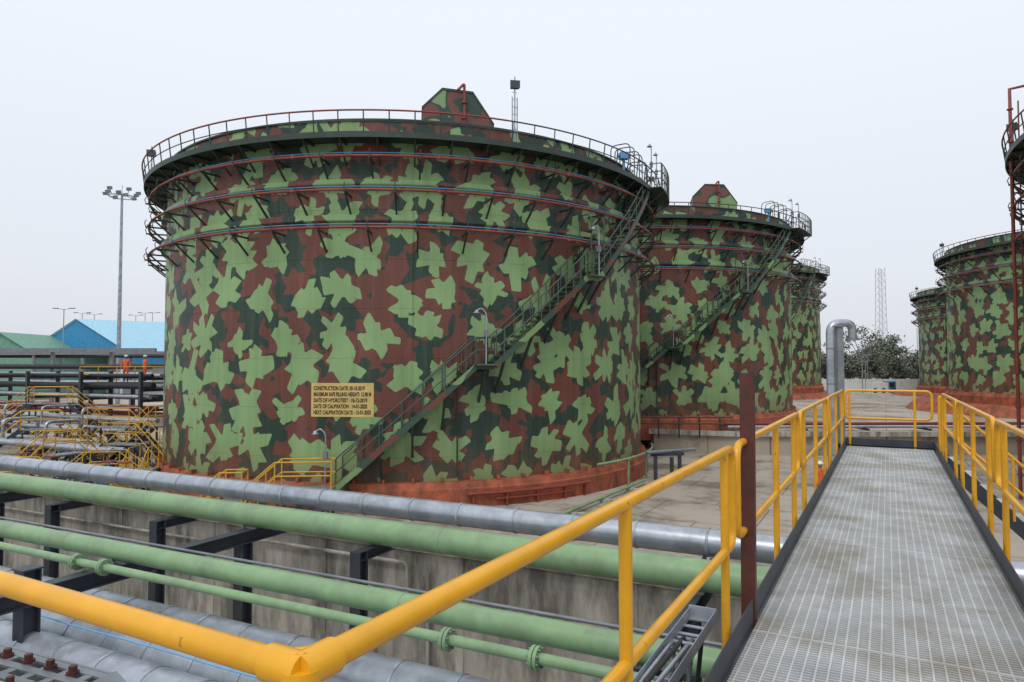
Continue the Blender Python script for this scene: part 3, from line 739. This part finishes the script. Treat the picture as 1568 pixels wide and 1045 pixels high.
def tree(x,y,h):
    b.tube([(x,y,1.2),(x+.1,y,1.2+h*.35),(x-.1,y,1.2+h*.7)],[.3,.22,.08],2,7)
    for k in range(rnd.randint(9,14)):
        a=rnd.uniform(0,6.28);rr_=rnd.uniform(.1,.34)*h;cz=1.2+h*rnd.uniform(.38,.95)
        rr_*=(1.25-abs((cz-1.2)/h-.6)*1.6)
        c=V((x+rr_*math.cos(a),y+rr_*math.sin(a),cz));b.tube([(x,y,1.2+h*.35),c],.06,2,5)
        mi=0 if rnd.random()<.6 else 1;cr=rnd.uniform(.09,.15)*h
        for _ in range(95):
            d=V((rnd.gauss(0,1),rnd.gauss(0,1),rnd.gauss(0,.75)));d=d*(cr*.55)
            p=c+d;u=V((rnd.gauss(0,1),rnd.gauss(0,1),rnd.gauss(0,1))).normalized();w=u.cross(V((rnd.gauss(0,1),rnd.gauss(0,1),rnd.gauss(0,1)))).normalized()
            sz=rnd.uniform(.14,.3)
            b.add([p-u*sz,p+w*sz*.6,p+u*sz,p-w*sz*.6],[(0,1,2,3)],mi)
for i in range(16): tree(56+i*1.6+rnd.uniform(-.6,.6),rnd.uniform(123,132),rnd.uniform(5.5,8))
for i in range(10): tree(rnd.uniform(58,100),rnd.uniform(134,150),rnd.uniform(7.5,10))
for i in range(8): tree(rnd.uniform(-120,50),rnd.uniform(130,160),rnd.uniform(6,8))
tree(65.8,127,12);tree(74,135,10.5)
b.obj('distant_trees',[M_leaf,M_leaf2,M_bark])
b=MB()
for i in range(2200):
    x=rnd.uniform(60,260);y=rnd.uniform(230,250);hh=5+3*math.sin(x*.13)+2*math.sin(x*.41)
    c=V((x,y,1+rnd.uniform(0,1)*max(3,hh)+rnd.uniform(0,2)))
    for _ in range(3):
        p=c+V((rnd.gauss(0,1.),rnd.gauss(0,1),rnd.gauss(0,.8)));u=V((rnd.gauss(0,1),rnd.gauss(0,1),rnd.gauss(0,1))).normalized();w=u.cross(Z).normalized();sz=rnd.uniform(.5,1.1)
        b.add([p-u*sz,p+w*sz*.7,p+u*sz,p-w*sz*.7],[(0,1,2,3)],rnd.randint(0,1))
b.obj('tree_belt',[mat('hazy_far_foliage',(.28,.31,.29),.9),mat('hazy_far_foliage_b',(.34,.36,.34),.9)])  # leaf colours paled, distance haze is put into the base colour

# ---------------------------------------------------------------- elbow duct & column by walkway end
b=MB();x,y=9.05,19.4
b.tube(fillet([(x,y,0),(x,y,6.75),(x+.68,y+.1,6.75),(x+.68,y+.1,6.3)],.32,8),.115,0,18)
for z in(1,2,3,4,5,6): b.tube([(x,y,z),(x,y,z+.04)],.125,1,18)
b.tube([(x+.68,y+.1,6.32),(x+.68,y+.1,6.26)],.18,1,18)
b.obj('galvanised_vent_elbow',[M_galv,M_gry])
b=MB();b.beam((7.05,14.7,0),(7.05,14.7,6.35),.13,.13,0,V((0,1,0)));b.box((7.05,14.7,6.37),(.1,0,0),(0,.1,0),(0,0,.012));b.box((7.05,14.7,.02),(.15,0,0),(0,.15,0),(0,0,.02));b.obj('grey_steel_column',M_gry)
b=MB()
for x,y in((7.0,33.5),(7.7,33.1),(8.3,34.0)):
    b.beam((x,y,0),(x,y,1.15),.16,.16,0,V((0,1,0)))
b.beam((6.8,33.6,1.2),(8.5,34.,1.2),.14,.14);b.tube([(6.5,33.2,1.35),(9.2,34.6,1.35)],.09,1,10)
b.obj('pipe_stand',[M_stl,M_gry])
b=MB()
for z in(1.9,2.3): b.tube([(8,43.6,z),(14,43.3,z)],.05,0,6)
for x in np.arange(8,14.5,1.3): b.tube([(x,43.5,1.0),(x,43.5,2.3)],.05,0,6)
b.obj('pipe_guard_rail',M_stl)
b=MB()
for z,y in((1.6,44.5),(1.75,45.2),(1.6,46)): b.tube([(14,y,z),(62,y+1,z)],.1,int(y*2)%2,8)
for x in range(15,62,4): b.beam((x,44.2,1.45),(x,46.6,1.45),.15,.12,2)
b.obj('terrace_pipes',[M_redp,M_galv,M_stl])
b=MB()
for q,z,r_,m in((15,1.2,.2,1),(15.8,1.2,.15,3),(16.5,1.2,.15,2),(21,1.0,.12,2),(12.5,2.4,.16,1)):
    b.tube([Q(q,-7,z),Q(q,-40,z)],r_,m,12)
for a in range(-8,-40,-4):
    b.beam(Q(14.6,a,1),Q(17,a,1),.15,.15,3)
    for q in(14.8,16.8): b.beam(Q(q,a,0),Q(q,a,1),.15,.15,3,Md)
    b.beam(Q(12.5,a,0),Q(12.5,a,2.25),.12,.12,3,Md)
b.obj('right_yard_pipes',mats)
b=MB()
x,y=21.15,28.6
b.tube([(x,y,0),(x,y,17.3),(x+1.4,y-.5,17.5)],.07,0,8)
for z in np.arange(1,17.3,1.4): b.tube([(x,y,z),(x,y,z+.06)],.12,0,8)
b.tube([(x+.35,y,0),(x+.35,y,16.8)],.03,0,6)
b.obj('red_riser_pipe',M_redp)
b=MB();b.tube([(8.6+.6*math.cos(i*.5)+i*.02,26.5+.7*math.sin(i*.5)+i*.05,.03) for i in range(40)],.02,0,5);b.obj('loose_rope',M_brn)
b=MB();b.bx(59.5,62.2,113,115,1.2,2.9,0);b.bx(62.3,63.6,113.2,114.8,1.2,3.1,1)
for xx in(60,61.4,63): b.tube([(xx,112.95,1.6),(xx,113.15,1.6)],.4,2,12)
b.bx(62.5,63.3,113.13,113.19,2.2,2.9,2);b.obj('parked_truck',[M_white,M_bluew,M_blk])

# ---------------------------------------------------------------- people
def person(loc,face,suit,name='worker'):
    par=empty(name,loc)
    J=[((0,0,.95),.14),((0,0,1.12),.13),((0,0,1.35),.15),((0,0,1.5),.06),((0,0,1.56),.055),
       ((.19,0,1.42),.07),((.26,-.02,1.15),.05),((.27,-.14,.93),.036),((-.19,0,1.42),.07),((-.27,.02,1.15),.05),((-.3,-.08,.92),.036),
       ((.1,0,.88),.1),((.12,-.06,.5),.072),((.12,.02,.09),.05),((.13,-.14,.05),.045),
       ((-.1,0,.88),.1),((-.12,.05,.5),.072),((-.12,.14,.09),.05),((-.13,-.02,.05),.045)]
    E=[(0,1),(1,2),(2,3),(3,4),(2,5),(5,6),(6,7),(2,8),(8,9),(9,10),(0,11),(11,12),(12,13),(13,14),(0,15),(15,16),(16,17),(17,18)]
    me=bpy.data.meshes.new('b');me.from_pydata([j[0] for j in J],E,[]);o=bpy.data.objects.new('b',me);scene.collection.objects.link(o)
    md=o.modifiers.new('s','SKIN')
    for i,j in enumerate(J): me.skin_vertices[0].data[i].radius=(j[1],j[1]*.85)
    me.skin_vertices[0].data[0].use_root=True
    o.modifiers.new('u','SUBSURF').levels=1
    bpy.context.view_layer.update()
    m2=bpy.data.meshes.new_from_object(o.evaluated_get(bpy.context.evaluated_depsgraph_get()))
    bpy.data.objects.remove(o)
    for m in(suit,M_skin,M_blk): m2.materials.append(m)
    for p in m2.polygons:
        p.use_smooth=True;c=p.center;p.material_index=1 if c.z>1.49 else (2 if c.z<.13 else 0)
    ob=bpy.data.objects.new('body',m2);scene.collection.objects.link(ob);ob.parent=par
    b=MB();b.ball((0,-.01,1.65),.1,0,14,10,(.82,.95,1.2));b.ball((0,-.105,1.64),.018,0,6,5);
    for e in(-1,1): b.ball((e*.083,0,1.64),.025,0,6,5,(.5,1,1.3));b.ball((e*.033,-.092,1.665),.011,1,6,5)
    b.beam((-.025,-.1,1.598),(.025,-.1,1.598),.008,.008,1)
    b.ball((0,0,1.72),.118,2,14,8,(.95,1.1,.72));b.tube([(0,-.01,1.705),(0,-.01,1.715)],.135,2,16)
    for hx,hy,hz in((.27,-.16,.89),(-.3,-.1,.88)):
        b.ball((hx,hy,hz),.036,0,8,6,(.6,.9,1.2))
        for f in range(4): b.tube([(hx,hy-.025+.017*f,hz-.03),(hx,hy-.03+.017*f,hz-.075-.008*(f in(1,2))),(hx-.008,hy-.025+.017*f,hz-.1)],.008,0,5)
        b.tube([(hx,hy-.03,hz+.01),(hx,hy-.055,hz-.035)],.009,0,5)
    b.obj('head_and_hands',[M_skin,M_blk,M_hat],par,False)
    par.rotation_euler=(0,0,face)
person((12.1,27,0),.6,M_orange)
person((-25.6,45.3,4.5),.2,M_orange);person((-24.6,45.8,4.5),-.7,M_orange)
b=MB();b.box((-25.2,45.5,4.45),(3,0,0),(0,.9,0),(0,0,.05),0)
for x in(-28,-25.2,-22.4): b.beam((x,45.5,0),(x,45.5,4.4),.2,.2,0,V((0,1,0)))
for z in(5.0,5.5): b.tube([(-28.2,44.6,z),(-22.2,44.6,z)],.03,1,6)
for x in np.arange(-28.2,-22,1.2): b.tube([(x,44.6,4.5),(x,44.6,5.5)],.03,1,6)
b.obj('operator_platform',[M_stl,M_yel2])

# ---------------------------------------------------------------- world, sun, camera
w=bpy.data.worlds.new("World");scene.world=w;w.use_nodes=True;nt=w.node_tree;N=nt.nodes;L=nt.links
bg=N['Background'];sky=N.new('ShaderNodeTexSky');sky.sky_type='NISHITA';sky.sun_disc=False
sky.sun_elevation=r(52);sky.sun_rotation=r(200);sky.dust_density=4;sky.air_density=1
tc=N.new('ShaderNodeTexCoord');sp=N.new('ShaderNodeSeparateXYZ');L.new(tc.outputs['Generated'],sp.inputs[0])
rp_=N.new('ShaderNodeValToRGB');ramp_set(rp_,[(0.0,(.70,.725,.77,1)),(.12,(.78,.815,.885,1)),(.42,(.87,.925,1.0,1)),(1,(.93,.96,1,1))])
L.new(sp.outputs[2],rp_.inputs[0])
sc=N.new('ShaderNodeVectorMath');sc.operation='SCALE';sc.inputs['Scale'].default_value=10.6;L.new(rp_.outputs[0],sc.inputs[0])
mx=N.new('ShaderNodeMix');mx.data_type='RGBA';mx.inputs[0].default_value=.92
L.new(sky.outputs[0],mx.inputs[6]);L.new(sc.outputs[0],mx.inputs[7]);L.new(mx.outputs[2],bg.inputs[0]);bg.inputs[1].default_value=.1
sl=bpy.data.lights.new('sun','SUN');sl.energy=1.2;sl.angle=r(25);sl.color=(1,.97,.92)
so=bpy.data.objects.new('sun',sl);scene.collection.objects.link(so)
el,az=r(52),r(200)
dirv=V((math.sin(az)*math.cos(el),math.cos(az)*math.cos(el),math.sin(el)))
so.rotation_euler=dirv.to_track_quat('Z','Y').to_euler();so.location=(0,0,60)
cd=bpy.data.cameras.new('camera');cd.lens=24;cd.sensor_width=36;cd.clip_end=4000;cd.clip_start=.05
co=bpy.data.objects.new('camera',cd);scene.collection.objects.link(co);co.location=(0,0,H);co.rotation_euler=(r(92.17),0,0)
scene.camera=co
scene.view_settings.view_transform='Standard';scene.view_settings.look='None';scene.view_settings.exposure=0
